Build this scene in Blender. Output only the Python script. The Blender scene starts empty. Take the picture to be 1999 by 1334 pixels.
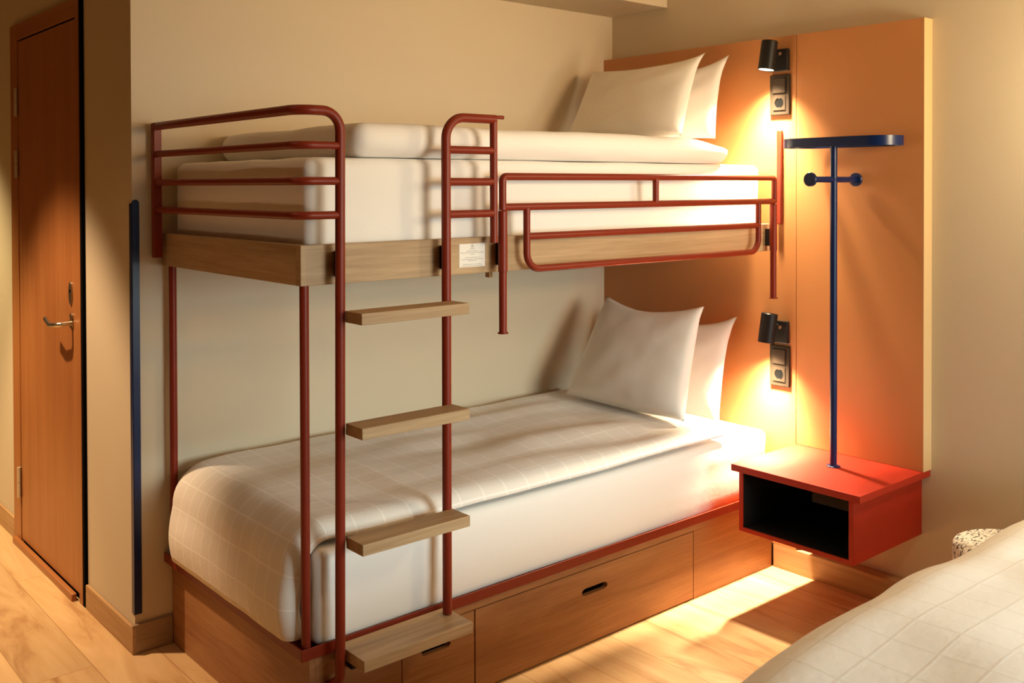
import bpy, bmesh, math, random
from mathutils import Vector, Matrix, noise

random.seed(7)
SC = bpy.context.scene
COL = SC.collection
PI = math.pi

# ------------------------------------------------------------------ materials
def new_mat(name):
    m = bpy.data.materials.new(name)
    m.use_nodes = True
    nt = m.node_tree
    b = nt.nodes['Principled BSDF']
    return m, nt, b

def N(nt, kind, **kw):
    n = nt.nodes.new(kind)
    for k, v in kw.items():
        setattr(n, k, v)
    return n

def plain(name, col, rough=0.6, metal=0.0, spec=0.5, bump=0.0, bscale=300.0, coat=0.0, var=0.0):
    m, nt, b = new_mat(name)
    b.inputs['Base Color'].default_value = (*col, 1)
    b.inputs['Roughness'].default_value = rough
    b.inputs['Metallic'].default_value = metal
    b.inputs['Specular IOR Level'].default_value = spec
    b.inputs['Coat Weight'].default_value = coat
    tc = N(nt, 'ShaderNodeTexCoord')
    if bump:
        n = N(nt, 'ShaderNodeTexNoise'); n.inputs['Scale'].default_value = bscale; n.inputs['Detail'].default_value = 4
        nt.links.new(tc.outputs['Object'], n.inputs['Vector'])
        bp = N(nt, 'ShaderNodeBump'); bp.inputs['Strength'].default_value = bump; bp.inputs['Distance'].default_value = 0.002
        nt.links.new(n.outputs['Fac'], bp.inputs['Height']); nt.links.new(bp.outputs['Normal'], b.inputs['Normal'])
    if var:
        n = N(nt, 'ShaderNodeTexNoise'); n.inputs['Scale'].default_value = 2.2; n.inputs['Detail'].default_value = 5
        nt.links.new(tc.outputs['Object'], n.inputs['Vector'])
        r = N(nt, 'ShaderNodeValToRGB')
        r.color_ramp.elements[0].position = .3; r.color_ramp.elements[1].position = .7
        r.color_ramp.elements[0].color = (*[c*(1-var) for c in col], 1); r.color_ramp.elements[1].color = (*[min(1, c*(1+var)) for c in col], 1)
        nt.links.new(n.outputs['Fac'], r.inputs['Fac']); nt.links.new(r.outputs['Color'], b.inputs['Base Color'])
    return m

def wood(name, dark, light, axis='X', rough=0.45, across=26.0, along=1.4, fine=170.0, contrast=(.30, .72)):
    m, nt, b = new_mat(name)
    tc = N(nt, 'ShaderNodeTexCoord')
    def stretched(sa, sl, detail, dist):
        mp = N(nt, 'ShaderNodeMapping')
        sc = [sa, sa, sa]; sc['XYZ'.index(axis)] = sl
        mp.inputs['Scale'].default_value = sc
        nt.links.new(tc.outputs['Object'], mp.inputs['Vector'])
        n = N(nt, 'ShaderNodeTexNoise'); n.inputs['Scale'].default_value = 1.0; n.inputs['Detail'].default_value = detail
        n.inputs['Distortion'].default_value = dist; n.inputs['Roughness'].default_value = .6
        nt.links.new(mp.outputs['Vector'], n.inputs['Vector'])
        return n
    a = stretched(across, along, 6, .9)
    f = stretched(fine, 5.0, 3, .2)
    mx = N(nt, 'ShaderNodeMix'); mx.data_type = 'FLOAT'; mx.inputs[0].default_value = .35
    nt.links.new(a.outputs['Fac'], mx.inputs[2]); nt.links.new(f.outputs['Fac'], mx.inputs[3])
    r = N(nt, 'ShaderNodeValToRGB')
    r.color_ramp.elements[0].position = contrast[0]; r.color_ramp.elements[0].color = (*dark, 1)
    r.color_ramp.elements[1].position = contrast[1]; r.color_ramp.elements[1].color = (*light, 1)
    nt.links.new(mx.outputs[0], r.inputs['Fac'])
    nt.links.new(r.outputs['Color'], b.inputs['Base Color'])
    b.inputs['Roughness'].default_value = rough
    b.inputs['Specular IOR Level'].default_value = .35
    bp = N(nt, 'ShaderNodeBump'); bp.inputs['Strength'].default_value = .12; bp.inputs['Distance'].default_value = .001
    nt.links.new(mx.outputs[0], bp.inputs['Height']); nt.links.new(bp.outputs['Normal'], b.inputs['Normal'])
    return m

def floor_mat():
    m, nt, b = new_mat('light_oak_planks')
    tc = N(nt, 'ShaderNodeTexCoord')
    sep = N(nt, 'ShaderNodeSeparateXYZ'); nt.links.new(tc.outputs['Object'], sep.inputs[0])
    cmb = N(nt, 'ShaderNodeCombineXYZ')
    nt.links.new(sep.outputs['Y'], cmb.inputs['X']); nt.links.new(sep.outputs['X'], cmb.inputs['Y'])
    bk = N(nt, 'ShaderNodeTexBrick')
    bk.offset = .37; bk.inputs['Scale'].default_value = 1.0
    bk.inputs['Brick Width'].default_value = 1.35; bk.inputs['Row Height'].default_value = .19
    bk.inputs['Mortar Size'].default_value = .0011; bk.inputs['Mortar Smooth'].default_value = .2
    bk.inputs['Bias'].default_value = 0
    bk.inputs['Color1'].default_value = (0, 0, 0, 1); bk.inputs['Color2'].default_value = (1, 1, 1, 1)
    bk.inputs['Mortar'].default_value = (.5, .5, .5, 1)
    nt.links.new(cmb.outputs[0], bk.inputs['Vector'])
    # per plank offset of the grain
    mp = N(nt, 'ShaderNodeMapping'); mp.inputs['Scale'].default_value = (7.0, 1.0, 7.0)
    nt.links.new(tc.outputs['Object'], mp.inputs['Vector'])
    addv = N(nt, 'ShaderNodeVectorMath', operation='MULTIPLY_ADD')
    addv.inputs[1].default_value = (5, 9, 3)
    nt.links.new(bk.outputs['Color'], addv.inputs[0]); nt.links.new(mp.outputs['Vector'], addv.inputs[2])
    n = N(nt, 'ShaderNodeTexNoise'); n.inputs['Scale'].default_value = 1.0; n.inputs['Detail'].default_value = 7
    n.inputs['Distortion'].default_value = 1.6; n.inputs['Roughness'].default_value = .62
    nt.links.new(addv.outputs[0], n.inputs['Vector'])
    r = N(nt, 'ShaderNodeValToRGB')
    e = r.color_ramp.elements
    e[0].position = .27; e[0].color = (.33, .145, .05, 1)
    e[1].position = .72; e[1].color = (.70, .48, .25, 1)
    e2 = e.new(.45); e2.color = (.58, .36, .17, 1)
    nt.links.new(n.outputs['Fac'], r.inputs['Fac'])
    # plank to plank tone
    tone = N(nt, 'ShaderNodeMix'); tone.data_type = 'RGBA'; tone.blend_type = 'MULTIPLY'
    tone.inputs[0].default_value = .22
    nt.links.new(r.outputs['Color'], tone.inputs[6]); nt.links.new(bk.outputs['Color'], tone.inputs[7])
    seam = N(nt, 'ShaderNodeMix'); seam.data_type = 'RGBA'
    nt.links.new(bk.outputs['Fac'], seam.inputs[0]); nt.links.new(tone.outputs[2], seam.inputs[6])
    seam.inputs[7].default_value = (.30, .15, .06, 1)
    nt.links.new(seam.outputs[2], b.inputs['Base Color'])
    b.inputs['Roughness'].default_value = .42
    b.inputs['Specular IOR Level'].default_value = .4
    return m

def cloth(name, col=(.84, .81, .76), grid=None, line=(.93, .90, .86), weave=900.0, bump=.25):
    m, nt, b = new_mat(name)
    b.inputs['Base Color'].default_value = (*col, 1)
    b.inputs['Roughness'].default_value = .8
    b.inputs['Specular IOR Level'].default_value = .25
    b.inputs['Sheen Weight'].default_value = .15
    tc = N(nt, 'ShaderNodeTexCoord')
    n = N(nt, 'ShaderNodeTexNoise'); n.inputs['Scale'].default_value = 55; n.inputs['Detail'].default_value = 5
    nt.links.new(tc.outputs['Object'], n.inputs['Vector'])
    height = n.outputs['Fac']
    if grid:
        sep = N(nt, 'ShaderNodeSeparateXYZ'); nt.links.new(tc.outputs['UV'], sep.inputs[0])
        masks = []
        for ch, step in zip('XY', grid):
            d = N(nt, 'ShaderNodeMath', operation='DIVIDE'); d.inputs[1].default_value = step
            nt.links.new(sep.outputs[ch], d.inputs[0])
            f = N(nt, 'ShaderNodeMath', operation='FRACT'); nt.links.new(d.outputs[0], f.inputs[0])
            s = N(nt, 'ShaderNodeMath', operation='SUBTRACT'); s.inputs[1].default_value = .5
            nt.links.new(f.outputs[0], s.inputs[0])
            ab = N(nt, 'ShaderNodeMath', operation='ABSOLUTE'); nt.links.new(s.outputs[0], ab.inputs[0])
            mr = N(nt, 'ShaderNodeMapRange'); mr.interpolation_type = 'SMOOTHSTEP'
            w = .0042/step
            mr.inputs['From Min'].default_value = .5-w; mr.inputs['From Max'].default_value = .5-w*.35
            nt.links.new(ab.outputs[0], mr.inputs['Value'])
            masks.append(mr.outputs[0])
        mx = N(nt, 'ShaderNodeMath', operation='MAXIMUM')
        nt.links.new(masks[0], mx.inputs[0]); nt.links.new(masks[1], mx.inputs[1])
        mix = N(nt, 'ShaderNodeMix'); mix.data_type = 'RGBA'
        mix.inputs[6].default_value = (*col, 1); mix.inputs[7].default_value = (*line, 1)
        nt.links.new(mx.outputs[0], mix.inputs[0]); nt.links.new(mix.outputs[2], b.inputs['Base Color'])
        ad = N(nt, 'ShaderNodeMath', operation='MULTIPLY_ADD'); ad.inputs[1].default_value = .28
        nt.links.new(mx.outputs[0], ad.inputs[0]); nt.links.new(height, ad.inputs[2])
        height = ad.outputs[0]
    bp = N(nt, 'ShaderNodeBump'); bp.inputs['Strength'].default_value = bump; bp.inputs['Distance'].default_value = .003
    nt.links.new(height, bp.inputs['Height']); nt.links.new(bp.outputs['Normal'], b.inputs['Normal'])
    return m

def terrazzo():
    m, nt, b = new_mat('black_and_white_terrazzo')
    tc = N(nt, 'ShaderNodeTexCoord')
    mp = N(nt, 'ShaderNodeMapping'); mp.inputs['Scale'].default_value = (55, 150, 55)
    mp.inputs['Rotation'].default_value = (.0, .0, .5)
    nt.links.new(tc.outputs['Object'], mp.inputs['Vector'])
    n = N(nt, 'ShaderNodeTexNoise'); n.inputs['Scale'].default_value = 1.0; n.inputs['Detail'].default_value = 2
    n.inputs['Distortion'].default_value = .8
    nt.links.new(mp.outputs['Vector'], n.inputs['Vector'])
    r = N(nt, 'ShaderNodeValToRGB'); r.color_ramp.interpolation = 'LINEAR'
    e = r.color_ramp.elements
    e[0].position = .40; e[0].color = (.02, .018, .015, 1)
    e[1].position = .46; e[1].color = (.80, .75, .66, 1)
    nt.links.new(n.outputs['Fac'], r.inputs['Fac']); nt.links.new(r.outputs['Color'], b.inputs['Base Color'])
    b.inputs['Roughness'].default_value = .4
    return m

def glow(name, col, s):
    m, nt, b = new_mat(name)
    b.inputs['Base Color'].default_value = (.9, .85, .75, 1)
    b.inputs['Emission Color'].default_value = (*col, 1)
    b.inputs['Emission Strength'].default_value = s
    return m

M = {}
M['wall'] = plain('cream_wall_paint', (.60, .52, .385), .75, spec=.25, bump=.12, bscale=420)
M['umber'] = plain('dark_unseen_wall', (.12, .075, .045), .6)  # invented dark finish for unseen walls, cuts light bounced into the corridor
M['ceiling'] = plain('white_ceiling_paint', (.62, .56, .44), .85, spec=.2, bump=.08, bscale=300)
M['floor'] = floor_mat()
M['edge'] = plain('pale_edge_band', (.66, .45, .22), .5)
M['tan'] = plain('tan_laminate', (.48, .205, .068), .46, spec=.5, bump=.05, bscale=600, var=.03)
M['rust'] = plain('rust_red_lacquer', (.39, .023, .007), .5, spec=.35, bump=.04, bscale=500, var=.04)
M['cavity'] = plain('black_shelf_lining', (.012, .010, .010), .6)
M['red'] = plain('oxide_red_powder_coat', (.20, .021, .007), .38, spec=.28, bump=.05, bscale=900)
M['navy'] = plain('navy_powder_coat', (.0035, .015, .075), .30, spec=.35)
M['black'] = plain('matt_black_metal', (.010, .0085, .008), .42, spec=.25)
M['brown_black'] = plain('bronze_black_plastic', (.022, .014, .008), .7, spec=.12)
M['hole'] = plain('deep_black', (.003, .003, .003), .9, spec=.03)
M['steel'] = plain('brushed_steel', (.62, .56, .46), .28, metal=1.0)
oak_d, oak_l = (.30, .185, .088), (.54, .385, .225)
M['oak_x'] = wood('oak_grain_along', oak_d, oak_l, 'X')
M['oak_y'] = wood('oak_grain_across', oak_d, oak_l, 'Y')
M['plinth_x'] = wood('warm_oak_grain_along', (.23, .088, .032), (.45, .225, .095), 'X', across=15, along=1.6)
M['plinth_y'] = wood('warm_oak_grain_across', (.23, .088, .032), (.45, .225, .095), 'Y', across=15, along=1.6)
M['base_y'] = wood('oak_skirting_grain', (.30, .155, .065), (.50, .31, .15), 'Y', across=30)
M['base_x'] = wood('oak_skirting_grain_along', (.22, .14, .08), (.42, .29, .17), 'X', across=40)
M['door'] = wood('red_alder_veneer', (.30, .105, .030), (.43, .175, .055), 'Z', across=22, along=.7, rough=.4)
M['door_y'] = wood('red_alder_grain_across', (.29, .10, .03), (.42, .17, .055), 'Y', across=24, along=1.2, rough=.4)
M['sheet'] = cloth('white_sheet', (.86, .84, .80), bump=.10)
M['case'] = cloth('white_pillowcase', (.86, .835, .79), bump=.2)
M['check'] = cloth('white_check_duvet_cover', (.80, .765, .71), grid=(.085, .064), line=(.90, .875, .83))
M['check_big'] = cloth('white_check_bedspread', (.85, .83, .79), grid=(.088, .088), line=(.805, .775, .725))  # grid lines darker: shade of the indented weave put into the colour
M['slat'] = plain('bed_underside_board', (.35, .24, .14), .7)
M['terrazzo'] = terrazzo()
M['paper'] = plain('white_sticker_paper', (.80, .78, .73), .55)
M['ink'] = plain('grey_print', (.20, .18, .17), .7)
M['lens'] = glow('lit_lamp_lens', (1, .80, .55), 18.0)
M['hinge'] = plain('satin_hinge_steel', (.62, .57, .45), .42, metal=.55)
M['frame'] = plain('white_window_frame', (.75, .73, .70), .5)
M['steelrose'] = plain('worn_steel', (.38, .31, .22), .35, metal=1.0)

# ------------------------------------------------------------------ mesh helpers
class MB:
    def __init__(s):
        s.v = []; s.f = []; s.uv = None
    def box(s, x0, x1, y0, y1, z0, z1):
        x0, x1 = sorted((x0, x1)); y0, y1 = sorted((y0, y1)); z0, z1 = sorted((z0, z1))
        b = len(s.v)
        s.v += [(x0, y0, z0), (x1, y0, z0), (x1, y1, z0), (x0, y1, z0), (x0, y0, z1), (x1, y0, z1), (x1, y1, z1), (x0, y1, z1)]
        s.f += [tuple(b+i for i in q) for q in ((0, 3, 2, 1), (4, 5, 6, 7), (0, 1, 5, 4), (1, 2, 6, 5), (2, 3, 7, 6), (3, 0, 4, 7))]
        return s
    def tube(s, pts, r, n=14, caps=True):
        P = [Vector(p) for p in pts]
        T = []
        for i in range(len(P)):
            a = P[max(0, i-1)]; c = P[min(len(P)-1, i+1)]
            T.append((c-a).normalized())
        ref = Vector((0, 0, 1)) if abs(T[0].z) < .9 else Vector((1, 0, 0))
        u = T[0].cross(ref).normalized()
        b0 = len(s.v)
        for i, p in enumerate(P):
            if i:
                q = T[i-1].rotation_difference(T[i]); u = (q @ u).normalized()
            w = T[i].cross(u).normalized()
            rr = r[i] if isinstance(r, (list, tuple)) else r
            for k in range(n):
                a = 2*PI*k/n
                s.v.append(tuple(p + (u*math.cos(a)+w*math.sin(a))*rr))
        for i in range(len(P)-1):
            for k in range(n):
                a = b0+i*n+k; b = b0+i*n+(k+1) % n
                s.f.append((a, b, b+n, a+n))
        if caps:
            s.f.append(tuple(b0+k for k in range(n))[::-1])
            s.f.append(tuple(b0+(len(P)-1)*n+k for k in range(n)))
        return s
    def lathe(s, prof, c=(0, 0, 0), axis=(0, 0, 1), n=32):
        ax = Vector(axis).normalized()
        ref = Vector((1, 0, 0)) if abs(ax.x) < .9 else Vector((0, 1, 0))
        u = ax.cross(ref).normalized(); w = ax.cross(u).normalized(); c = Vector(c)
        b0 = len(s.v)
        for r, h in prof:
            for k in range(n):
                a = 2*PI*k/n
                s.v.append(tuple(c+ax*h+(u*math.cos(a)+w*math.sin(a))*r))
        for i in range(len(prof)-1):
            for k in range(n):
                a = b0+i*n+k; b = b0+i*n+(k+1) % n
                s.f.append((a, b, b+n, a+n))
        s.f.append(tuple(b0+k for k in range(n))[::-1]); s.f.append(tuple(b0+(len(prof)-1)*n+k for k in range(n)))
        return s
    def prism(s, loop, axis, t0, t1):
        """extrude a closed 2D loop (in the two other axes, in xyz order) from t0 to t1"""
        i = 'xyz'.index(axis); b0 = len(s.v); n = len(loop)
        for t in (t0, t1):
            for a, b in loop:
                q = [a, b]; q.insert(i, t); s.v.append(tuple(q))
        for k in range(n):
            s.f.append((b0+k, b0+(k+1) % n, b0+n+(k+1) % n, b0+n+k))
        s.f.append(tuple(b0+k for k in range(n))[::-1]); s.f.append(tuple(b0+n+k for k in range(n)))
        return s

LOC = {}
def link(o):
    COL.objects.link(o); return o

def obj(name, mb, mat, parent=None, smooth=True, bevel=0.0, seg=2, angle=35, origin=None):
    """one mesh object; verts are given in world metres"""
    me = bpy.data.meshes.new(name)
    root = LOC.get(parent.name if parent else None, None)
    if parent is None:
        root = Vector(origin) if origin is not None else Vector((0, 0, 0))
    vs = [tuple(Vector(v)-root) for v in mb.v]
    me.from_pydata(vs, [], mb.f)
    bm = bmesh.new(); bm.from_mesh(me)
    bmesh.ops.recalc_face_normals(bm, faces=bm.faces)
    bm.to_mesh(me); bm.free()
    if mb.uv:
        ul = me.uv_layers.new(name='UVMap')
        for lp in me.loops:
            ul.data[lp.index].uv = mb.uv[lp.vertex_index]
    me.materials.append(M[mat])
    o = link(bpy.data.objects.new(name, me))
    if parent is not None:
        o.parent = parent
        LOC[o.name] = root
    else:
        o.location = root
        LOC[o.name] = root
    if smooth:
        for p in me.polygons: p.use_smooth = True
        me.set_sharp_from_angle(angle=math.radians(angle))
    if bevel:
        md = o.modifiers.new('soft edges', 'BEVEL'); md.width = bevel; md.segments = seg; md.limit_method = 'ANGLE'
        md.angle_limit = math.radians(40)
    return o

def thing(name, loc, label, cat, group=None):
    o = link(bpy.data.objects.new(name, None)); o.location = loc; o.empty_display_size = .1
    LOC[o.name] = Vector(loc)
    return tag(o, label, cat, group)

def tag(o, label, cat, group=None):
    o['label'] = label; o['category'] = cat
    if group: o['group'] = group
    return o

def struct(o, label=None):
    o['kind'] = 'structure'
    if label: o['label'] = label
    return o

def fillet(pts, rad, n=7):
    P = [Vector(p) for p in pts]; out = [P[0]]
    for i in range(1, len(P)-1):
        r = rad[i-1] if isinstance(rad, (list, tuple)) else rad
        a = (P[i-1]-P[i]).normalized(); b = (P[i+1]-P[i]).normalized()
        ang = a.angle(b); d = r/math.tan(ang/2)
        c = P[i] + (a+b).normalized()*(r/math.sin(ang/2))
        s0 = P[i]+a*d-c; s1 = P[i]+b*d-c
        tot = s0.angle(s1); axis = s0.cross(s1).normalized()
        for k in range(n+1):
            out.append(c + Matrix.Rotation(tot*k/n, 3, axis) @ s0)
    out.append(P[-1])
    return out

def nz(x, y, z=0.0):
    return noise.noise(Vector((x, y, z)))

def rounded(x0, x1, y0, y1, z0, z1, r, step=.035, disp=None, uvs=None):
    """soft box: a gridded cube whose edges are rounded with radius r"""
    mb = MB()
    idx = {}
    def axis_pts(a, b):
        n = max(3, int((b-a)/step)); return [a+(b-a)*i/n for i in range(n+1)]
    # denser sampling near the edges
    def ap(a, b):
        base = axis_pts(a+r, b-r)
        pre = [a+r*(1-math.cos(PI/2*k/5)) if k else a for k in range(5)]
        post = [b-(p-a) for p in pre][::-1]
        return pre+base+post
    X, Y, Z = ap(x0, x1), ap(y0, y1), ap(z0, z1)
    def vert(x, y, z):
        k = (round(x, 5), round(y, 5), round(z, 5))
        if k in idx: return idx[k]
        c = Vector((min(max(x, x0+r), x1-r), min(max(y, y0+r), y1-r), min(max(z, z0+r), z1-r)))
        d = Vector((x, y, z))-c
        if d.length > 1e-9:
            nrm = d.normalized(); p = c+nrm*r
        else:
            nrm = Vector((0, 0, 1)); p = Vector((x, y, z))
        if disp: p = p+nrm*disp(p, nrm)
        idx[k] = len(mb.v); mb.v.append(tuple(p))
        return idx[k]
    def face(A, B, f):
        for i in range(len(A)-1):
            for j in range(len(B)-1):
                mb.f.append((f(A[i], B[j]), f(A[i+1], B[j]), f(A[i+1], B[j+1]), f(A[i], B[j+1])))
    face(X, Y, lambda a, b: vert(a, b, z0)); face(X, Y, lambda a, b: vert(a, b, z1))
    face(X, Z, lambda a, b: vert(a, y0, b)); face(X, Z, lambda a, b: vert(a, y1, b))
    face(Y, Z, lambda a, b: vert(x0, a, b)); face(Y, Z, lambda a, b: vert(x1, a, b))
    if uvs: mb.uv = [uvs(v) for v in mb.v]
    return mb

def sheet(path, yb, yf, rb, rf, phib, phif, ny, disp, thick, taper=None):
    """quilt: a path in XZ (list of (x, z, arc)) swept across y with rolled edges; closed shell"""
    P = [Vector((p[0], p[1])) for p in path]
    n = len(P)
    nr = []
    for i in range(n):
        t = (P[min(n-1, i+1)]-P[max(0, i-1)]).normalized()
        nr.append(Vector((-t.y, t.x)))       # outward for a path that climbs and then runs to +x
    # cross profile: list of (y, inward offset, arc)
    cross = []
    K = 8
    for k in range(K):
        a = math.radians(phib)*(1-k/K); cross.append((yb-rb+rb*math.sin(a), rb*(1-math.cos(a))))
    for k in range(ny+1):
        cross.append((yb-rb+(yf+rf-yb+rb)*k/ny, 0.0))
    for k in range(1, K+1):
        a = math.radians(phif)*k/K; cross.append((yf+rf-rf*math.sin(a), rf*(1-math.cos(a))))
    arc = [0.0]
    for k in range(1, len(cross)):
        arc.append(arc[-1]+math.hypot(cross[k][0]-cross[k-1][0], cross[k][1]-cross[k-1][1]))
    sarc = [0.0]
    for i in range(1, n): sarc.append(sarc[-1]+(P[i]-P[i-1]).length)
    mb = MB(); m = len(cross); mb.uv = []
    for layer in (0, 1):
        for i in range(n):
            for k, (y, off) in enumerate(cross):
                d = disp(sarc[i], arc[k], P[i].x, y, off)
                o = -off + d
                yy = y
                if layer:
                    o -= thick*(1-.0) if off < .002 else thick*max(.25, 1-off/.05)
                    if off > 0: yy = y + (thick*.6*min(1, off/.05))*(1 if y < (yb+yf)/2 else -1)
                p = P[i]+nr[i]*o
                if taper:
                    t = max(0, min(1, (P[i].x-taper[0])/(taper[1]-taper[0]))); t = t*t*(3-2*t)
                    yy = taper[2]+(yy-taper[2])*(taper[3]+(1-taper[3])*t)
                mb.v.append((p.x, yy, p.y)); mb.uv.append((sarc[i], arc[k]))
    L = n*m
    for i in range(n-1):
        for k in range(m-1):
            a = i*m+k
            mb.f.append((a, a+1, a+m+1, a+m)); mb.f.append((L+a, L+a+m, L+a+m+1, L+a+1))
    for i in range(n-1):
        a = i*m; mb.f.append((a, a+m, L+a+m, L+a)); a = i*m+m-1; mb.f.append((a, L+a, L+a+m, a+m))
    for k in range(m-1):
        a = k; mb.f.append((a, L+a, L+a+1, a+1)); a = (n-1)*m+k; mb.f.append((a, a+1, L+a+1, L+a))
    return mb

def pillow_mesh(w, h, t, seed, ear=(1, 1, 1, 1), sag=.0, lift=.0, taper=.0, shift=.0, base=Vector((0, 0, 0)), aw=Vector((0, -1, 0)), ah=Vector((0, 0, 1)), n=34):
    """w across, h up, t thick; ear: how far the corners (bl, br, tl, tr) stand out; verts in world metres"""
    at = aw.cross(ah).normalized()
    mb = MB(); top = {}
    for side in (1, -1):
        for i in range(n+1):
            for j in range(n+1):
                edge = i in (0, n) or j in (0, n)
                if side == -1 and edge:
                    continue
                u = -math.cos(PI*i/n)*.35+(2*i/n-1)*.65; v = -math.cos(PI*j/n)*.35+(2*j/n-1)*.65
                px = u*w/2*(1-.030*(1-v*v)**1.3); pz = v*h/2*(1-(.03+sag if v > 0 else -.035)*(1-u*u)**1.3)
                px = px*(1-taper*(v+1)/2)-shift*(v+1)/2
                pz += lift*max(0, u+.25)**2*(v+1)/2*.64
                e = ear[(1 if u > 0 else 0)+(2 if v > 0 else 0)]
                c = (abs(u)*abs(v))**6
                px += (1 if u > 0 else -1)*c*.018*e; pz += (1 if v > 0 else -1)*c*.022*e
                prof = max(0, (1-abs(u)**2.2))**.42*max(0, 1-(abs(v)**(2.2 if v > 0 else 5)))**.42
                fold = nz(u*2.1+seed, v*2.1, seed*1.7)*.0045+nz(u*5+seed, v*5, 3.1)*.0015
                # creases that run in from the corners
                diag = math.sin((u*1.0-v*1.25)*7+seed)*.008*max(0, u*v+.05)*(1-abs(u*v))
                th = prof*t/2*(1+.12*(-v)) + (fold+diag)*min(1, prof*1.2)*(1 if side > 0 else -.4)
                th = max(th, 0.0008) if not edge else nz(u*4+seed, v*4)*.004
                p = base + aw*px + ah*(pz+h/2) + at*(side*th if not edge else th)
                top[(side, i, j)] = len(mb.v); mb.v.append(tuple(p))
    def g(side, i, j):
        if i in (0, n) or j in (0, n): return top[(1, i, j)]
        return top[(side, i, j)]
    for side in (1, -1):
        for i in range(n):
            for j in range(n):
                q = (g(side, i, j), g(side, i+1, j), g(side, i+1, j+1), g(side, i, j+1))
                mb.f.append(q if side > 0 else q[::-1])
    return mb

# ------------------------------------------------------------------ dimensions (metres)
TP = .0554            # headboard thickness
XC = -2.1535          # outer corner of the wall by the door
RX0, RY0, RY1, CZ = -3.75, -4.9, 3.1, 2.58
def bx(*a): return MB().box(*a)

# ------------------------------------------------------------------ the setting
struct(obj('floor', bx(RX0, 0.0, RY0, RY1, -.06, 0), 'floor', smooth=False))
struct(obj('ceiling', bx(RX0, 0.0, RY0, RY1, CZ, CZ+.06), 'ceiling', smooth=False))
struct(obj('wall_back', bx(XC, .1, 0, .1, 0, CZ), 'wall', smooth=False))
struct(obj('wall_right', bx(0, .1, RY0, 0, 0, CZ), 'wall', smooth=False))
struct(obj('wall_hall', bx(XC, XC+.1, .1, RY1, 0, CZ), 'wall', smooth=False))
struct(obj('wall_end', bx(RX0, XC+.1, RY1, RY1+.1, 0, CZ), 'umber', smooth=False))
struct(obj('wall_left', bx(RX0-.1, RX0, RY0, RY1, 0, CZ), 'umber', smooth=False))
WX0, WX1, WZ0, WZ1 = -1.75, -.15, .70, 1.75
wf = MB()
wf.box(RX0, WX0, RY0-.1, RY0, 0, CZ).box(WX1, .1, RY0-.1, RY0, 0, CZ).box(WX0, WX1, RY0-.1, RY0, 0, WZ0).box(WX0, WX1, RY0-.1, RY0, WZ1, CZ)
struct(obj('wall_front', wf, 'wall', smooth=False))
wn = MB()
for x in (WX0, (WX0+WX1)/2-.025, WX1-.05): wn.box(x, x+.05, RY0-.07, RY0-.02, WZ0, WZ1)
wn.box(WX0, WX1, RY0-.07, RY0-.02, WZ0, WZ0+.05).box(WX0, WX1, RY0-.07, RY0-.02, WZ1-.05, WZ1)
struct(obj('window_1', wn, 'frame', smooth=False))
struct(obj('ceiling_soffit', bx(XC+.0002, -.0001, -.322, -.0001, 2.212, CZ-.0001), 'wall', smooth=False, bevel=.002))

# skirting boards
struct(obj('baseboard_back', bx(XC-.0119, -2.0375, -.0119, -.0001, 0.0001, .091), 'base_x', bevel=.0015))
struct(obj('baseboard_hall', bx(XC-.012, XC-.0001, -.012, .4365, 0.0001, .084), 'base_y', bevel=.0015))
struct(obj('baseboard_end', bx(XC-.012, XC-.0001, 1.345, RY1-.01, 0.0001, .084), 'base_y', bevel=.0015))
struct(obj('baseboard_right', bx(-TP, -.0001, RY0+.02, -.892, 0.0001, .0895), 'base_y', bevel=.0015))

# door on the corridor wall
door = link(bpy.data.objects.new('door_1', None)); door.location = (XC, .86, 0); LOC['door_1'] = Vector((XC, .86, 0))
struct(door, 'closed reddish wooden door with steel lever handle and three hinges on the corridor wall')
obj('door_edge_strip', MB().box(XC-.0105, XC-.0002, .4465, .4675, .0005, 2.115), 'hole', door, smooth=False)  # narrow black strip along the outer edge of the door frame
f = MB().box(XC-.012, XC-.0002, .468, .505, 0.0005, 2.115).box(XC-.012, XC-.0002, 1.240, 1.343, 0.0005, 2.115)
obj('door_frame', f, 'door', door, bevel=.0015)
obj('door_head', MB().box(XC-.0118, XC-.0002, .5055, 1.2395, 2.050, 2.1148), 'door_y', door, bevel=.0015)
obj('door_gap', MB().box(XC-.002, XC-.0001, .505, 1.240, .001, 2.05), 'hole', door, smooth=False)
leaf = obj('door_leaf', MB().box(XC-.010, XC-.0021, .508, 1.232, .030, 2.042), 'door', door, bevel=.0015)
obj('threshold', MB().box(XC-.030, XC-.0121, .530, 1.30, .0005, .026), 'door_y', door, bevel=.003)
hz = .975; hx = XC-.010
h = obj('door_handle', MB().tube(fillet([(hx, .563, hz), (hx-.050, .563, hz-.002), (hx-.054, .64, hz-.010), (hx-.050, .705, hz+.006)], [.02, .05]), .0085, 12), 'steel', door)
obj('handle_rose', MB().lathe([(.0, .0), (.017, 0), (.017, .006), (.0, .0062)], (hx, .563, hz-.002), (-1, 0, 0)).lathe([(.0, .0), (.013, 0), (.013, .006), (.0, .0062)], (hx, .563, hz+.022), (-1, 0, 0)), 'steelrose', door)
kp = [(.573+.017*math.cos(a), 1.080+.040*math.sin(a)) for a in [2*PI*i/28 for i in range(28)]]
ep = obj('lock_plate', MB().prism(kp, 'x', hx-.005, hx), 'steelrose', door)
obj('keyhole', MB().lathe([(0, 0), (.006, 0), (.006, .0012), (0, .0013)], (hx-.005, .573, 1.088), (-1, 0, 0), 14), 'hole', ep)
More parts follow.
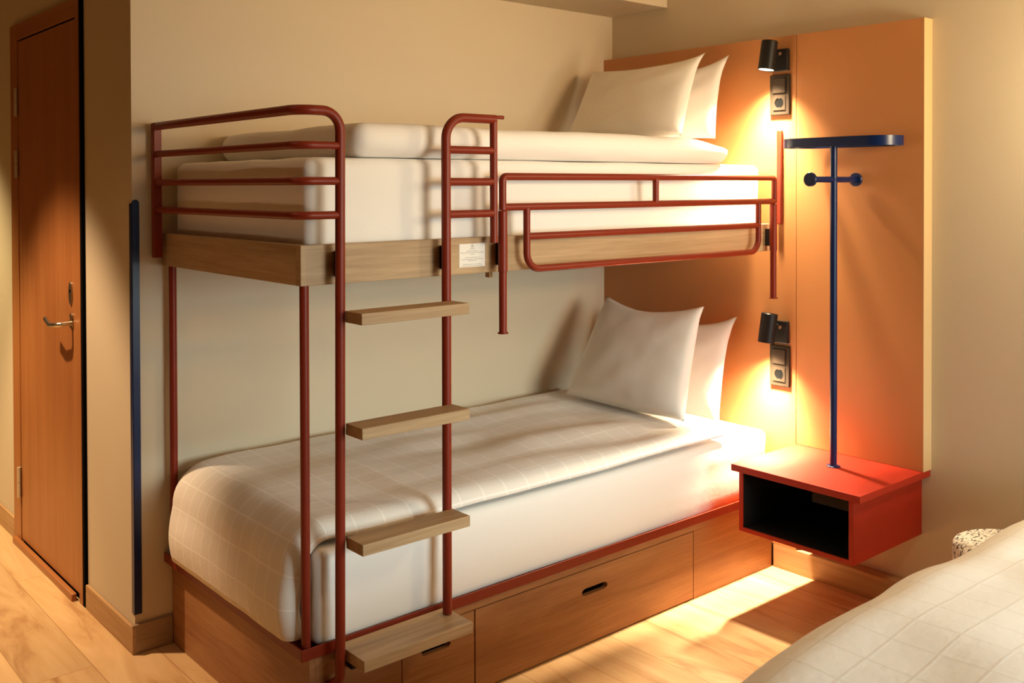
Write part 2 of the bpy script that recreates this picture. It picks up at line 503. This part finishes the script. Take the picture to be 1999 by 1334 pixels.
for za, zb in ((1.742, 1.855), (1.494, 1.603), (.198, .320)):
    hg = obj('hinge', MB().tube([(XC-.018, 1.239, za), (XC-.018, 1.239, (za+zb)/2-.0008)], .0078, 12).tube([(XC-.018, 1.239, (za+zb)/2+.0008), (XC-.018, 1.239, zb)], .0078, 12), 'hinge', door)

# navy corner protector
def lprof(top):
    mb = MB()
    return mb
cg = MB()
arcn = 8
prof_z = [(XC-.0022, .12), (XC+.0215, .12)] + [(XC+.0215-.0118+.0118*math.cos(a), 1.405+.0118*math.sin(a)) for a in [PI*i/arcn for i in range(arcn+1)]]
cg.prism([(x, z) for x, z in prof_z], 'y', -.0024, -.0001)
cg.box(XC-.0022, XC-.0001, -.0024, .020, .12, 1.405)
cgo = obj('corner_guard', cg, 'navy', bevel=.0004, origin=(XC, 0, .12))
tag(cgo, 'narrow navy blue protector strip with rounded top on the wall corner beside the door', 'corner guard')

# ------------------------------------------------------------------ headboard wall panel
hb = thing('headboard', (-TP/2, -.74, .09), 'tall tan wall panel behind the bunk beds and nightstand', 'headboard')
obj('panel', MB().box(-TP, -.0002, -.9915, -.0002, .0897, 2.0151), 'tan', hb, bevel=.001)
obj('panel', MB().box(-TP, -.0002, -1.4831, -.9930, .4890, 2.0151), 'tan', hb, bevel=.001)
obj('edge_band', MB().box(-TP, -.0002, -1.4846, -1.4832, .4890, 2.0151), 'edge', hb, smooth=False)

# ------------------------------------------------------------------ bunk bed
YR = -.936            # plane of rails and ladder poles
PR = .0126
bb = thing('bunk_bed', (-1.05, -.45, 0), 'oxide red tube bunk bed with oak boards, ladder and drawers', 'bunk bed')
YF = -.885; XF = -2.0360; XH = -TP-.001
# plinth
pl = MB().box(XF+.018, XH, YF+.02, -.004, 0.0005, .2655)
pl.box(XF+.018, XH, YF, YF+.0195, .2415, .2655).box(-.5205, XH, YF, YF+.0195, .0005, .2412)
pl.box(XF+.018, -1.7565, YF, YF+.0195, .0005, .2412)
obj('plinth', pl, 'plinth_x', bb, smooth=False)
obj('plinth_end', MB().box(XF, XF+.0178, YF, -.004, .0005, .2655), 'plinth_y', bb, bevel=.001)
def drawer(xa, xb, za, zb, cx, cz, hw, hh):
    xs = [cx+s*(hw-hh) for s in (1, -1)]
    angs = sorted(set([2*PI*i/48 for i in range(48)]))
    corners = [math.atan2(z-cz, x-cx) % (2*PI) for x in (xa, xb) for z in (za, zb)]
    angs = sorted(angs+corners)
    inn, outr = [], []
    for a in angs:
        c, s = math.cos(a), math.sin(a)
        t = min([(xb-cx)/c if c > 1e-9 else 1e9, (xa-cx)/c if c < -1e-9 else 1e9, (zb-cz)/s if s > 1e-9 else 1e9, (za-cz)/s if s < -1e-9 else 1e9])
        outr.append((cx+c*t, cz+s*t))
        # ray against the slot (stadium)
        lo, hi = 0, hw+.001
        for _ in range(40):
            md = (lo+hi)/2; px, pz = c*md, s*md
            qx = max(0, abs(px)-(hw-hh))
            if math.hypot(qx, pz) < hh: lo = md
            else: hi = md
        inn.append((cx+c*lo, cz+s*lo))
    mb = MB(); n = len(angs)
    for y in (YF, YF+.018):
        for lp in (inn, outr):
            for x, z in lp: mb.v.append((x, y, z))
    for k in range(n):
        j = (k+1) % n
        mb.f += [(k, j, n+j, n+k), (2*n+k, 3*n+k, 3*n+j, 2*n+j), (k, 2*n+k, 2*n+j, j), (n+k, n+j, 3*n+j, 3*n+k)]
    d = obj('drawer', mb, 'plinth_x', bb, smooth=True, angle=30)
    obj('finger_slot', MB().box(cx-hw-.004, cx+hw+.004, YF+.0182, YF+.0196, cz-hh-.004, cz+hh+.004), 'hole', d, smooth=False)
drawer(-1.5005, -.5240, .0045, .2385, -1.014, .169, .058, .0115)
drawer(-1.7535, -1.5055, .0045, .2385, -1.640, .172, .050, .0115)
# red lip round the platform
lip = MB()
lip.box(-2.062, XH, -.8955, -.8915, .2660, .2965).box(-2.062, -2.058, -.8915, -.003, .2660, .2965)
lip.box(-2.058, XH, -.8915, -.003, .2660, .2700)
obj('rim', lip, 'red', bb, bevel=.0012)
# legs at the foot end
for y in (-.034, -.8765):
    lg = obj('leg', MB().tube([(-2.040, y, .2702), (-2.040, y, 1.2078)], .0119, 16), 'red', bb)
# upper frame
obj('side_board', MB().box(-2.06, -.0854, -.8965, -.872, 1.2078, 1.3097), 'oak_x', bb, bevel=.001)
obj('end_board', MB().box(-2.06, -2.036, -.8718, -.004, 1.2078, 1.3097), 'oak_y', bb, bevel=.001)
obj('deck', MB().box(-2.0358, -.0854, -.8718, -.004, 1.232, 1.250), 'slat', bb, smooth=False)
st = obj('sticker', MB().box(-1.564, -1.4715, -.8972, -.8966, 1.2268, 1.2930), 'paper', bb, smooth=False)
# tiny unreadable print: a warning triangle and centred rows
pr = MB(); cxs = -1.5178; yp = -.8975
def dash_row(zc, wid, seed):
    rnd = random.Random(seed); x = cxs-wid/2
    while x < cxs+wid/2:
        l = rnd.uniform(.0018, .0065); l = min(l, cxs+wid/2-x)
        if l > .0008: pr.box(x, x+l, yp, yp+.0002, zc-.00055, zc+.00055)
        x += l+.0011
tri = [(0, .0040), (-.0045, -.0036), (.0045, -.0036)]
for a in range(3):
    p0 = tri[a]; p1 = tri[(a+1) % 3]
    pr.tube([(cxs+p0[0], yp, 1.2862+p0[1]), (cxs+p1[0], yp, 1.2862+p1[1])], .00035, 4)
pr.box(cxs-.0004, cxs+.0004, yp, yp+.0002, 1.2850, 1.2880)
for i, (zc, wd) in enumerate(((1.2785, .016), (1.2720, .040), (1.2672, .084), (1.2625, .016), (1.2535, .052), (1.2485, .078), (1.2440, .030), (1.2345, .066), (1.2300, .076))):
    dash_row(zc, wd, i)
obj('sticker_print', pr, 'ink', st, smooth=False)
# foot guard + left ladder pole (one bent tube) with its rails
XE = -2.088; XL = -1.969
ZR = (1.645, 1.5585, 1.4700, 1.3850)
pole_pts = fillet([(XE, -.020, ZR[0]), (XE, YR, ZR[0]), (XL, YR, ZR[0]), (XL-.010, YR-.004, .215), (XL-.012, YF+.003, .176)], [.045, .050, .034])
obj('ladder_pole', MB().tube(pole_pts, PR, 18), 'red', bb)
for z in ZR[1:]:
    obj('rail', MB().tube(fillet([(XE, -.020, z), (XE, YR, z), (XL, YR, z)], .045), .0102, 16), 'red', bb)
obj('wall_post', MB().box(XE-.0125, XE+.0125, -.044, -.019, 1.235, ZR[0]+.010), 'red', bb, bevel=.002)
# right ladder pole with its own little frame
XRP = -1.6385; XI = -1.470
obj('ladder_pole', MB().tube(fillet([(XRP-.003, YR-.003, .2872), (XRP, YR, 1.645), (XI+.004, YR, 1.645)], [.060], 9), PR*1.03, 18), 'red', bb)
obj('inner_post', MB().tube([(XI, YR, 1.295), (XI, YR, 1.645)], .0110, 16), 'red', bb)
for z in (1.556, 1.468, 1.379):
    obj('rail', MB().tube([(XRP, YR, z), (XI, YR, z)], .0110, 16), 'red', bb)
obj('end_hook', MB().tube([(XI-.01, YR, 1.6515), (XI+.036, YR, 1.6515)], [.0055, .0055], 12), 'red', bb)
# steps
for z in (1.1440, .8610, .5740, .2850):
    low = z < .4
    ya = -.8985 if low else -.9465
    xl = -1.9615 if low else -1.9640
    sp = obj('step', MB().box(xl, -1.6285 if not low else -1.620, -1.025, ya, z-.029, z), 'oak_x', bb, bevel=.0015)
    if low:
        obj('bracket', MB().box(xl+.004, xl+.05, -.960, -.8965, z-.045, z-.0292), 'black', bb, smooth=False)
# removable guard rail
XG0, XG1 = -1.437, -.113
ZG, ZM = 1.483, 1.3955
gr = obj('guard_rail', MB().tube(fillet([(XG0, YR, ZM-.008), (XG0, YR, ZG), (XG1, YR, ZG), (XG1, YR, ZM-.008)], .012, 5), .0108, 16), 'red', bb)
obj('rail', MB().tube([(XG0, YR, ZM), (XG1, YR, ZM)], .0108, 16), 'red', gr)
obj('stile', MB().tube([(-.778, YR, ZM), (-.778, YR, ZG)], .0105, 16), 'red', gr)
XU0, XU1 = -1.345, -.2125
obj('hoop', MB().tube(fillet([(XU0, YR, ZM), (XU0, YR, 1.2125), (XU1, YR, 1.2125), (XU1, YR, ZM)], .048, 8), .0105, 16), 'red', gr)
obj('rail', MB().tube([(XU0, YR, 1.3085), (XU1, YR, 1.3085)], .0105, 16), 'red', gr)
for x in (XG0, -.119):
    p = MB().lathe([(.0115, 1.0365), (.0115, 1.2105), (.0138, 1.2115), (.0138, 1.383), (.0112, 1.386)], (x, YR, 0), (0, 0, 1), 18)
    po = obj('hanging_post', p, 'red', bb)
    obj('post_cap', MB().lathe([(.0155, 1.0330), (.0160, 1.0350), (.0155, 1.0366)], (x, YR, 0), (0, 0, 1), 18), 'red', po)
for x in (XL-.006, XRP-.004, XG0-.004, -.125):
    obj('spacer', MB().box(x+.010, x+.021, YR+.008, -.8966, 1.228, 1.292), 'black', bb, smooth=False)
obj('wall_clip', MB().box(-1.452, -1.440, -.893, -.875, 1.192, 1.2077), 'oak_x', bb, smooth=False)
# flat upright on the headboard that holds the head end
obj('head_post', MB().box(-.070, -TP-.0005, -.9355, -.9150, 1.308, 1.662), 'red', bb, bevel=.003)

# ------------------------------------------------------------------ mattresses
def mdisp(seed, a=.004):
    def d(p, n):
        return nz(p.x*4+seed, p.y*4, p.z*6)*a + nz(p.x*1.3+seed, p.y*9, p.z*14)*a*.8
    return d
lm = obj('mattress', rounded(-2.010, -.072, -.882, -.020, .2790, .526, .026, .025, lambda p, n: mdisp(3)(p, n)+(max(0, -n.y)*.005*math.exp(-((p.x+1.955)/.035)**2)*math.sin((p.x+2.0)*150+p.z*9) if n.y < -.3 else 0)), 'sheet', angle=180, origin=(-1.05, -.45, .27))
tag(lm, 'white sheeted mattress of the lower bunk, set inside the red rim', 'mattress', None)
um = obj('mattress', rounded(-2.022, -.090, -.862, -.010, 1.260, 1.533, .030, .04, lambda p, n: mdisp(9)(p, n) if n.z < .3 else -abs(mdisp(9)(p, n))), 'sheet', angle=180, origin=(-1.05, -.45, 1.252))
tag(um, 'white sheeted mattress of the upper bunk behind the guard rails', 'mattress', None)

# ------------------------------------------------------------------ duvets
def foot_path(xf, zb, zt, R, xe, bulge=.0, n1=10, n2=10, n3=46):
    pts = []
    for k in range(n1):
        t = k/n1; z = zb+(zt-R-zb)*t
        pts.append((xf-bulge*math.sin(PI*t), z))
    for k in range(n2):
        a = PI/2*k/n2; pts.append((xf+R-R*math.cos(a), zt-R+R*math.sin(a)))
    for k in range(n3+1):
        pts.append((xf+R+(xe-xf-R)*k/n3, zt))
    return pts
def ddisp(s, v, x, y, off):
    d = nz(s*2.3, v*2.6, 1.0)*.012 + nz(s*6, v*5, 4)*.005 + nz(s*1.1, v*9, 8)*.006
    # long soft ridges that run toward the pillows
    w = max(0, min(1, (x+1.5)/.6))*max(0, min(1, (-.45-x)/.25))
    d += w*(.010*math.sin(v*17+s*2.2+nz(s*2, v*2)*3) + .006*math.sin(v*31-s*4))
    d *= .25+.75*max(0, min(1, (-.42-x)/.2))
    # puffiness: thinner near the rolled edges
    e = min(1, v/.12)*min(1, max(0, .90-v)/.12)
    foot = min(1, s/.08)
    return d*(.35+.65*e)*(.3+.7*foot)
dv = sheet(foot_path(-2.074, .2985, .592, .125, -.33, .012), -.022, -.889, .055, .052, 78, 80, 40, ddisp, .020, (-2.03, -1.82, -.4565, .922))
ld = obj('duvet', dv, 'check', angle=180, origin=(-1.2, -.45, .298))
tag(ld, 'white woven check duvet spread over the lower bunk and tucked at its foot', 'duvet')
def udisp(p, n):
    top = max(0, n.z); low = max(0, -n.z); front = max(0, -n.y)
    d = (nz(p.x*2.6+5, p.y*2.6, 2.0)*.007 + nz(p.x*7+5, p.y*6, 4)*.003)*(top+front)
    d -= (front*low*2)*(.005*abs(math.sin(p.x*9+nz(p.x*3, 1)*2)) + abs(nz(p.x*11, 2))*.004)
    t = max(0, min(1, (p.x+.55)/.25))
    return d - top*.045*t*t
ud = rounded(-1.880, -.285, -.874, -.020, 1.5345, 1.626, .042, .03, udisp)
uo = obj('duvet', ud, 'sheet', angle=180, origin=(-1.1, -.45, 1.55))
tag(uo, 'plain white duvet with rolled front edge lying on the upper bunk', 'duvet')

# ------------------------------------------------------------------ pillows
def pillow(bottom, lean, w, h, t, seed, label, ear=(1, 1, 1, 1), sag=0., taper=0., shift=0., yaw=0., roll=0.):
    ah = Vector(lean).normalized()
    aw = Vector((0, -1, 0))
    aw = (Matrix.Rotation(yaw, 3, 'Z') @ aw)
    aw = (aw-ah*aw.dot(ah)).normalized()
    q = Matrix.Rotation(roll, 3, aw.cross(ah))
    ah2, aw2 = q @ ah, q @ aw
    o = obj('pillow', pillow_mesh(w, h, t, seed, ear, sag, 0., taper, shift, Vector(bottom), aw2, ah2), 'case', angle=180, origin=bottom)
    tag(o, label, 'pillow')
    return o
pillow((-.420, -.450, 1.646), (.20, 0, .31), .585, .350, .125, 1.3, 'white pillow at the front of the upper bunk, leaning on the one behind', (.4, .4, .15, 1.3), .11, .03, .060)
pillow((-.205, -.440, 1.642), (.06, 0, .31), .58, .292, .10, 5.1, 'white pillow on the upper bunk standing between front pillow and tan panel', (.4, .4, .4, 1.3), .15, .0, .0)
pillow((-.485, -.510, .614), (.24, 0, .37), .60, .440, .13, 2.2, 'white pillow at the front of the lower bunk, its top edge sagging', (.4, .3, .3, .5), .16, .17, .060)
pillow((-.215, -.465, .556), (.08, 0, .36), .58, .375, .10, 7.7, 'white pillow on the lower bunk half hidden behind the sagging one', (.4, .4, .4, 1.3), .13, .0, .0)

# ------------------------------------------------------------------ nightstand
ns = thing('nightstand', (-.22, -1.24, .26), 'rust red open nightstand hung below the tan panel', 'nightstand')
obj('top', MB().box(-.452, -.0004, -1.4817, -.9935, .4655, .4886), 'rust', ns, bevel=.0012)
obj('side', MB().box(-.440, -.0004, -1.0340, -1.0180, .2600, .4654), 'rust', ns, bevel=.001)
obj('side', MB().box(-.440, -.0004, -1.4520, -1.4360, .2600, .4654), 'rust', ns, bevel=.001)
obj('bottom', MB().box(-.440, -.0004, -1.4358, -1.0342, .2600, .2750), 'rust', ns, bevel=.001)
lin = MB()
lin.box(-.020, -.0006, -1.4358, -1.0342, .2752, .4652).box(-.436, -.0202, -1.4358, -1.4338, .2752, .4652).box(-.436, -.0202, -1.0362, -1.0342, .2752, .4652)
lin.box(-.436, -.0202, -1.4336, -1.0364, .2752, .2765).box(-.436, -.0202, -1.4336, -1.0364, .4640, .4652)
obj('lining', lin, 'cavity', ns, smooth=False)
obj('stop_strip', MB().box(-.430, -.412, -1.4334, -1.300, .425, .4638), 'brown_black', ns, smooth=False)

# ------------------------------------------------------------------ valet stand on the nightstand
PX, PY = -.215, -1.245
vs = thing('valet_stand', (PX, PY, .4888), 'navy blue hanging stand with looped top rising from the red nightstand', 'coat stand')
obj('flange', MB().lathe([(0, .4888), (.0235, .4888), (.0235, .4915), (.0215, .4930), (0, .4931)], (PX, PY, 0), (0, 0, 1), 28), 'navy', vs)
obj('pole', MB().tube([(PX, PY, .4931), (PX, PY, 1.590)], .0118, 20), 'navy', vs)
# flat band bent into a long loop
xa, xb = PX-.012, -.068
rr = (xb-xa)/2; xm = (xa+xb)/2; ya, yb = -1.015, -1.452
loop = []
for k in range(17): a = PI*k/16; loop.append((xm-rr*math.cos(a), ya-rr+rr*math.sin(a)))
for k in range(17): a = PI*k/16; loop.append((xm+rr*math.cos(a), yb+rr-rr*math.sin(a)))
mb = MB(); n = len(loop); cxm = (xm, (ya+yb)/2)
th = .0035
for z in (1.588, 1.6205):
    for i, (x, y) in enumerate(loop):
        mb.v.append((x, y, z))
    for i in range(n):
        p0, p1 = Vector(loop[i-1]), Vector(loop[(i+1) % n]); t = (p1-p0).normalized()
        nrm = Vector((-t.y, t.x)); c = Vector(cxm)
        p = Vector(loop[i]); q = p+nrm*th if (p+nrm*th-c).length < (p-nrm*th-c).length else p-nrm*th
        mb.v.append((q.x, q.y, z))
for i in range(n):
    j = (i+1) % n
    mb.f += [(i, j, 2*n+j, 2*n+i), (n+i, 3*n+i, 3*n+j, n+j), (i, n+i, n+j, j), (2*n+i, 2*n+j, 3*n+j, 3*n+i)]
obj('loop', mb, 'navy', vs, angle=50)
pg = obj('crossbar', MB().tube([(-.352, PY, 1.4745), (-.078, PY, 1.4745)], .0105, 18), 'navy', vs)
for x, d in ((-.352, -1), (-.078, 1)):
    obj('knob', MB().lathe([(0, 0), (.0225, 0), (.0240, .002), (.0240, .008), (.0222, .0105), (0, .0108)], (x, PY, 1.4745), (d, 0, 0), 28), 'navy', pg)

# ------------------------------------------------------------------ reading lamps and sockets
def lamp(z0, zp0, zp1, label):
    r = thing('wall_lamp', (-TP, -.92, z0), label, 'wall lamp', 'reading lamps on the tan panel')
    obj('wall_plate', MB().box(-TP-.018, -TP-.0002, -.964, -.884, zp0, zp1), 'black', r, bevel=.0015)
    top = Vector((-.117, -.919, z0+.056)); bot = Vector((-.131, -.912, z0-.053))
    ax = (bot-top).normalized(); L = (bot-top).length; R = .0305
    hd = obj('lamp_head', MB().lathe([(0, 0), (R-.003, 0), (R, .003), (R, L), (R-.0025, L), (R-.0025, L-.006), (0, L-.0061)], top, ax, 36), 'black', r)
    obj('lens', MB().lathe([(0, L-.0058), (R-.0028, L-.0056), (R-.0028, L-.0030), (0, L-.0029)], top, ax, 36), 'lens', hd)
    mid = (top+bot)/2
    obj('swivel_arm', MB().tube([(-TP-.018, -.922, z0+.006), (mid.x+.024, -.920, z0+.004)], .009, 14), 'black', r)
    obj('knuckle', MB().lathe([(0, 0), (.006, 0), (.006, .006), (0, .0062)], (mid.x+.018, -.952, z0+.006), (0, -1, 0), 14), 'steel', r)
    # the lamp's own light, at its lens
    p = bot+ax*.004
    for nm, e, size, blend in (('reading_spill', LAMP_W, 116, .95), ('reading_beam', LAMP_B, 84, .8)):
        ld = bpy.data.lights.new(nm, 'SPOT')
        ld.energy = e; ld.color = (1.0, .79, .52); ld.spot_size = math.radians(size); ld.spot_blend = blend; ld.shadow_soft_size = .022
        lo = link(bpy.data.objects.new(nm, ld))
        lo.location = p; lo.rotation_euler = (ax).to_track_quat('-Z', 'Y').to_euler()
    return r
LAMP_W, LAMP_B = 92.0, 165.0
lamp(1.938, 1.884, 1.966, 'small black cylinder reading lamp lighting the upper bunk')
lamp(.920, .862, .944, 'small black cylinder reading lamp lighting the lower bunk')

def socket(zt, zb, label):
    r = thing('wall_socket', (-TP, -.926, zb), label, 'wall socket', 'switch and socket plates under the reading lamps')
    obj('plate', MB().box(-TP-.010, -TP-.0002, -.9685, -.8825, zb, zt), 'brown_black', r, bevel=.0025, seg=3)
    yc = -.9255; zs = zt-.042
    obj('switch', MB().box(-TP-.0150, -TP-.0101, yc-.0285, yc+.0285, zs-.0280, zs+.0280), 'brown_black', r, bevel=.0022, seg=3)
    zk = zb+.045
    # square insert with a round well
    angs = [2*PI*i/32+PI/32 for i in range(32)]
    angs = sorted([2*PI*i/32 for i in range(32)]+[])
    mbk = MB(); ins, out = [], []
    for a in angs:
        c, s = math.cos(a), math.sin(a); t = .0265/max(abs(c), abs(s))
        out.append((yc+c*t, zk+s*t)); ins.append((yc+c*.0195, zk+s*.0195))
    nn = len(angs); xf = -TP-.0128
    for x, lp in ((xf, out), (xf, ins), (-TP-.0102, ins), (-TP-.0102, out)):
        for y, z in lp: mbk.v.append((x, y, z))
    for k in range(nn):
        j = (k+1) % nn
        for a, b in ((0, 1), (1, 2), (3, 0)):
            mbk.f.append((a*nn+k, a*nn+j, b*nn+j, b*nn+k))
    so = obj('socket_insert', mbk, 'brown_black', r, angle=30)
    obj('socket_well', MB().lathe([(0, 0), (.0194, 0), (.0194, .0006), (0, .0007)], (-TP-.0101, yc, zk), (-1, 0, 0), 28), 'hole', so)
    for s in (-1, 1):
        obj('earth_clip', MB().box(-TP-.0128, -TP-.0108, yc-.004, yc+.004, zk+s*.0185-.0016, zk+s*.0185+.0016), 'steel', so, smooth=False)
    return r
socket(1.8715, 1.7195, 'dark switch and socket plate below the upper reading lamp')
socket(.8500, .6965, 'dark switch and socket plate below the lower reading lamp')

# ------------------------------------------------------------------ terrazzo side table
tt = obj('side_table', MB().lathe([(0, 0.0005), (.154, .0005), (.160, .006), (.160, .370), (.156, .377), (.149, .380), (0, .3802)], (-.225, -1.842, 0), (0, 0, 1), 56), 'terrazzo', angle=40, origin=(-.225, -1.842, 0))
tag(tt, 'round black and white terrazzo side table between wall and near bed', 'side table')

# ------------------------------------------------------------------ the near bed
nb = thing('bed', (-1.0, -2.9, 0), 'low bed standing underneath the white check bedspread at lower right', 'bed')
obj('bed_base', MB().box(-1.80, -.20, -3.70, -2.18, .0005, .26), 'plinth_x', nb, bevel=.002)
obj('bed_mattress', rounded(-1.82, -.18, -3.74, -2.16, .2605, .535, .05, .1), 'sheet', nb, angle=180)
def bdisp(p, n):
    return nz(p.x*3, p.y*3, p.z*3)*.014 + nz(p.x*7, p.y*7, 2)*.006 + .006*math.sin(p.x*14+nz(p.x*2, p.y*2)*3)*abs(n.y)
big = rounded(-1.985, -.035, -3.90, -2.018, .10, .643, .12, .03, bdisp, lambda v: (v[0]+(v[2]-.5)*.0, v[1]))
big.v = [(x, y, z if z < .2 else z-.055*(max(0, min(1, (-1.45-x)/.55))**1.6)*((z-.2)/.465)) for x, y, z in big.v]
# open underside so that it drapes over the mattress
keep = [i for i, f_ in enumerate(big.f) if not all(big.v[k][2] < .16 for k in f_)]
big.f = [big.f[i] for i in keep]
bs = obj('bedspread', big, 'check_big', angle=180, origin=(-1.0, -2.9, .1))
md = bs.modifiers.new('thickness', 'SOLIDIFY'); md.thickness = .012; md.offset = -1
tag(bs, 'white woven check bedspread over the near bed at lower right', 'bedspread')

# ------------------------------------------------------------------ light
def area(name, loc, rot, sx, sy, e, col):
    d = bpy.data.lights.new(name, 'AREA'); d.shape = 'RECTANGLE'; d.size = sx; d.size_y = sy; d.energy = e; d.color = col
    o = link(bpy.data.objects.new(name, d)); o.location = loc; o.rotation_euler = rot
    return o
def spot(name, loc, target, e, col, size, blend, soft):
    d = bpy.data.lights.new(name, 'SPOT'); d.energy = e; d.color = col; d.spot_size = math.radians(size); d.spot_blend = blend; d.shadow_soft_size = soft
    o = link(bpy.data.objects.new(name, d)); o.location = loc
    o.rotation_euler = (Vector(target)-Vector(loc)).to_track_quat('-Z', 'Y').to_euler()
    return o
# daylight at the window behind the camera
wd = area('window_daylight', ((WX0+WX1)/2, RY0+.01, (WZ0+WZ1)/2), (PI/2-math.radians(17.5), 0, math.radians(4)), WX1-WX0, WZ1-WZ0, 22.0, (.87, 1.0, .96))
wd.data.spread = math.radians(66)
# corridor downlights, added fills and the near bed's lamp
spot('hall_downlight', (-2.95, .66, CZ-.02), (-2.90, .62, 0), 290, (1.0, .68, .40), 70, .4, .03)
spot('foot_end_fill', (-3.05, -.75, CZ-.02), (-2.95, -.75, 0), 18, (1.0, .66, .38), 110, .8, .05)  # added warm fill for the bunk's foot end, no known downlight here
spot('hall_downlight_far', (-2.95, 1.95, CZ-.02), (-2.90, 1.95, 0), 260, (1.0, .78, .40), 82, .5, .03)
ww = area('upper_wall_fill', (-.9, -4.75, 1.95), (PI/2+math.radians(11), 0, 0), .9, .25, 13.5, (1.0, .64, .32))  # added warm wash on the upper back wall, stands in for reading lamp bounce
ww.data.spread = math.radians(60)
d = bpy.data.lights.new('bedside_lamp', 'POINT'); d.energy = 24; d.color = (1.0, .80, .50); d.shadow_soft_size = .10
link(bpy.data.objects.new('bedside_lamp', d)).location = (-.24, -2.28, 1.72)

w = bpy.data.worlds.new('room_world'); SC.world = w; w.use_nodes = True
bg = w.node_tree.nodes['Background']; bg.inputs[0].default_value = (.9, .95, 1, 1); bg.inputs[1].default_value = .3

# ------------------------------------------------------------------ camera
cam = bpy.data.cameras.new('camera'); co = link(bpy.data.objects.new('camera', cam))
yaw, pitch, roll = .7094, -.0127, -.0028
fwd = Vector((math.sin(yaw), math.cos(yaw), 0)); right = Vector((math.cos(yaw), -math.sin(yaw), 0)); up = Vector((0, 0, 1))
c, s = math.cos(pitch), math.sin(pitch); fwd, up = fwd*c+up*s, up*c-fwd*s
c, s = math.cos(roll), math.sin(roll); right, up = right*c+up*s, up*c-right*s
mw = Matrix.Identity(4)
for i in range(3):
    mw[i][0] = right[i]; mw[i][1] = up[i]; mw[i][2] = -fwd[i]
mw.translation = Vector((-3.2669, -3.1087, 1.4586))
co.matrix_world = mw
cam.sensor_fit = 'HORIZONTAL'; cam.sensor_width = 36; cam.lens = 1939.44*36/1999
cam.shift_y = -(667-386.15)/1999
cam.clip_start = .05; cam.clip_end = 50
cam.dof.use_dof = True; cam.dof.focus_distance = 2.75; cam.dof.aperture_fstop = 5.0
SC.camera = co

vs_ = SC.view_settings
SC.display_settings.display_device = 'sRGB'
vs_.view_transform = 'Standard'; vs_.look = 'None'; vs_.exposure = 0.0; vs_.gamma = 1.0; vs_.use_curve_mapping = False
SC.cycles.use_denoising = True
SC.cycles.max_bounces = 10; SC.cycles.diffuse_bounces = 6
SC.cycles.sample_clamp_indirect = 6.0
SC.cycles.caustics_reflective = False; SC.cycles.caustics_refractive = False
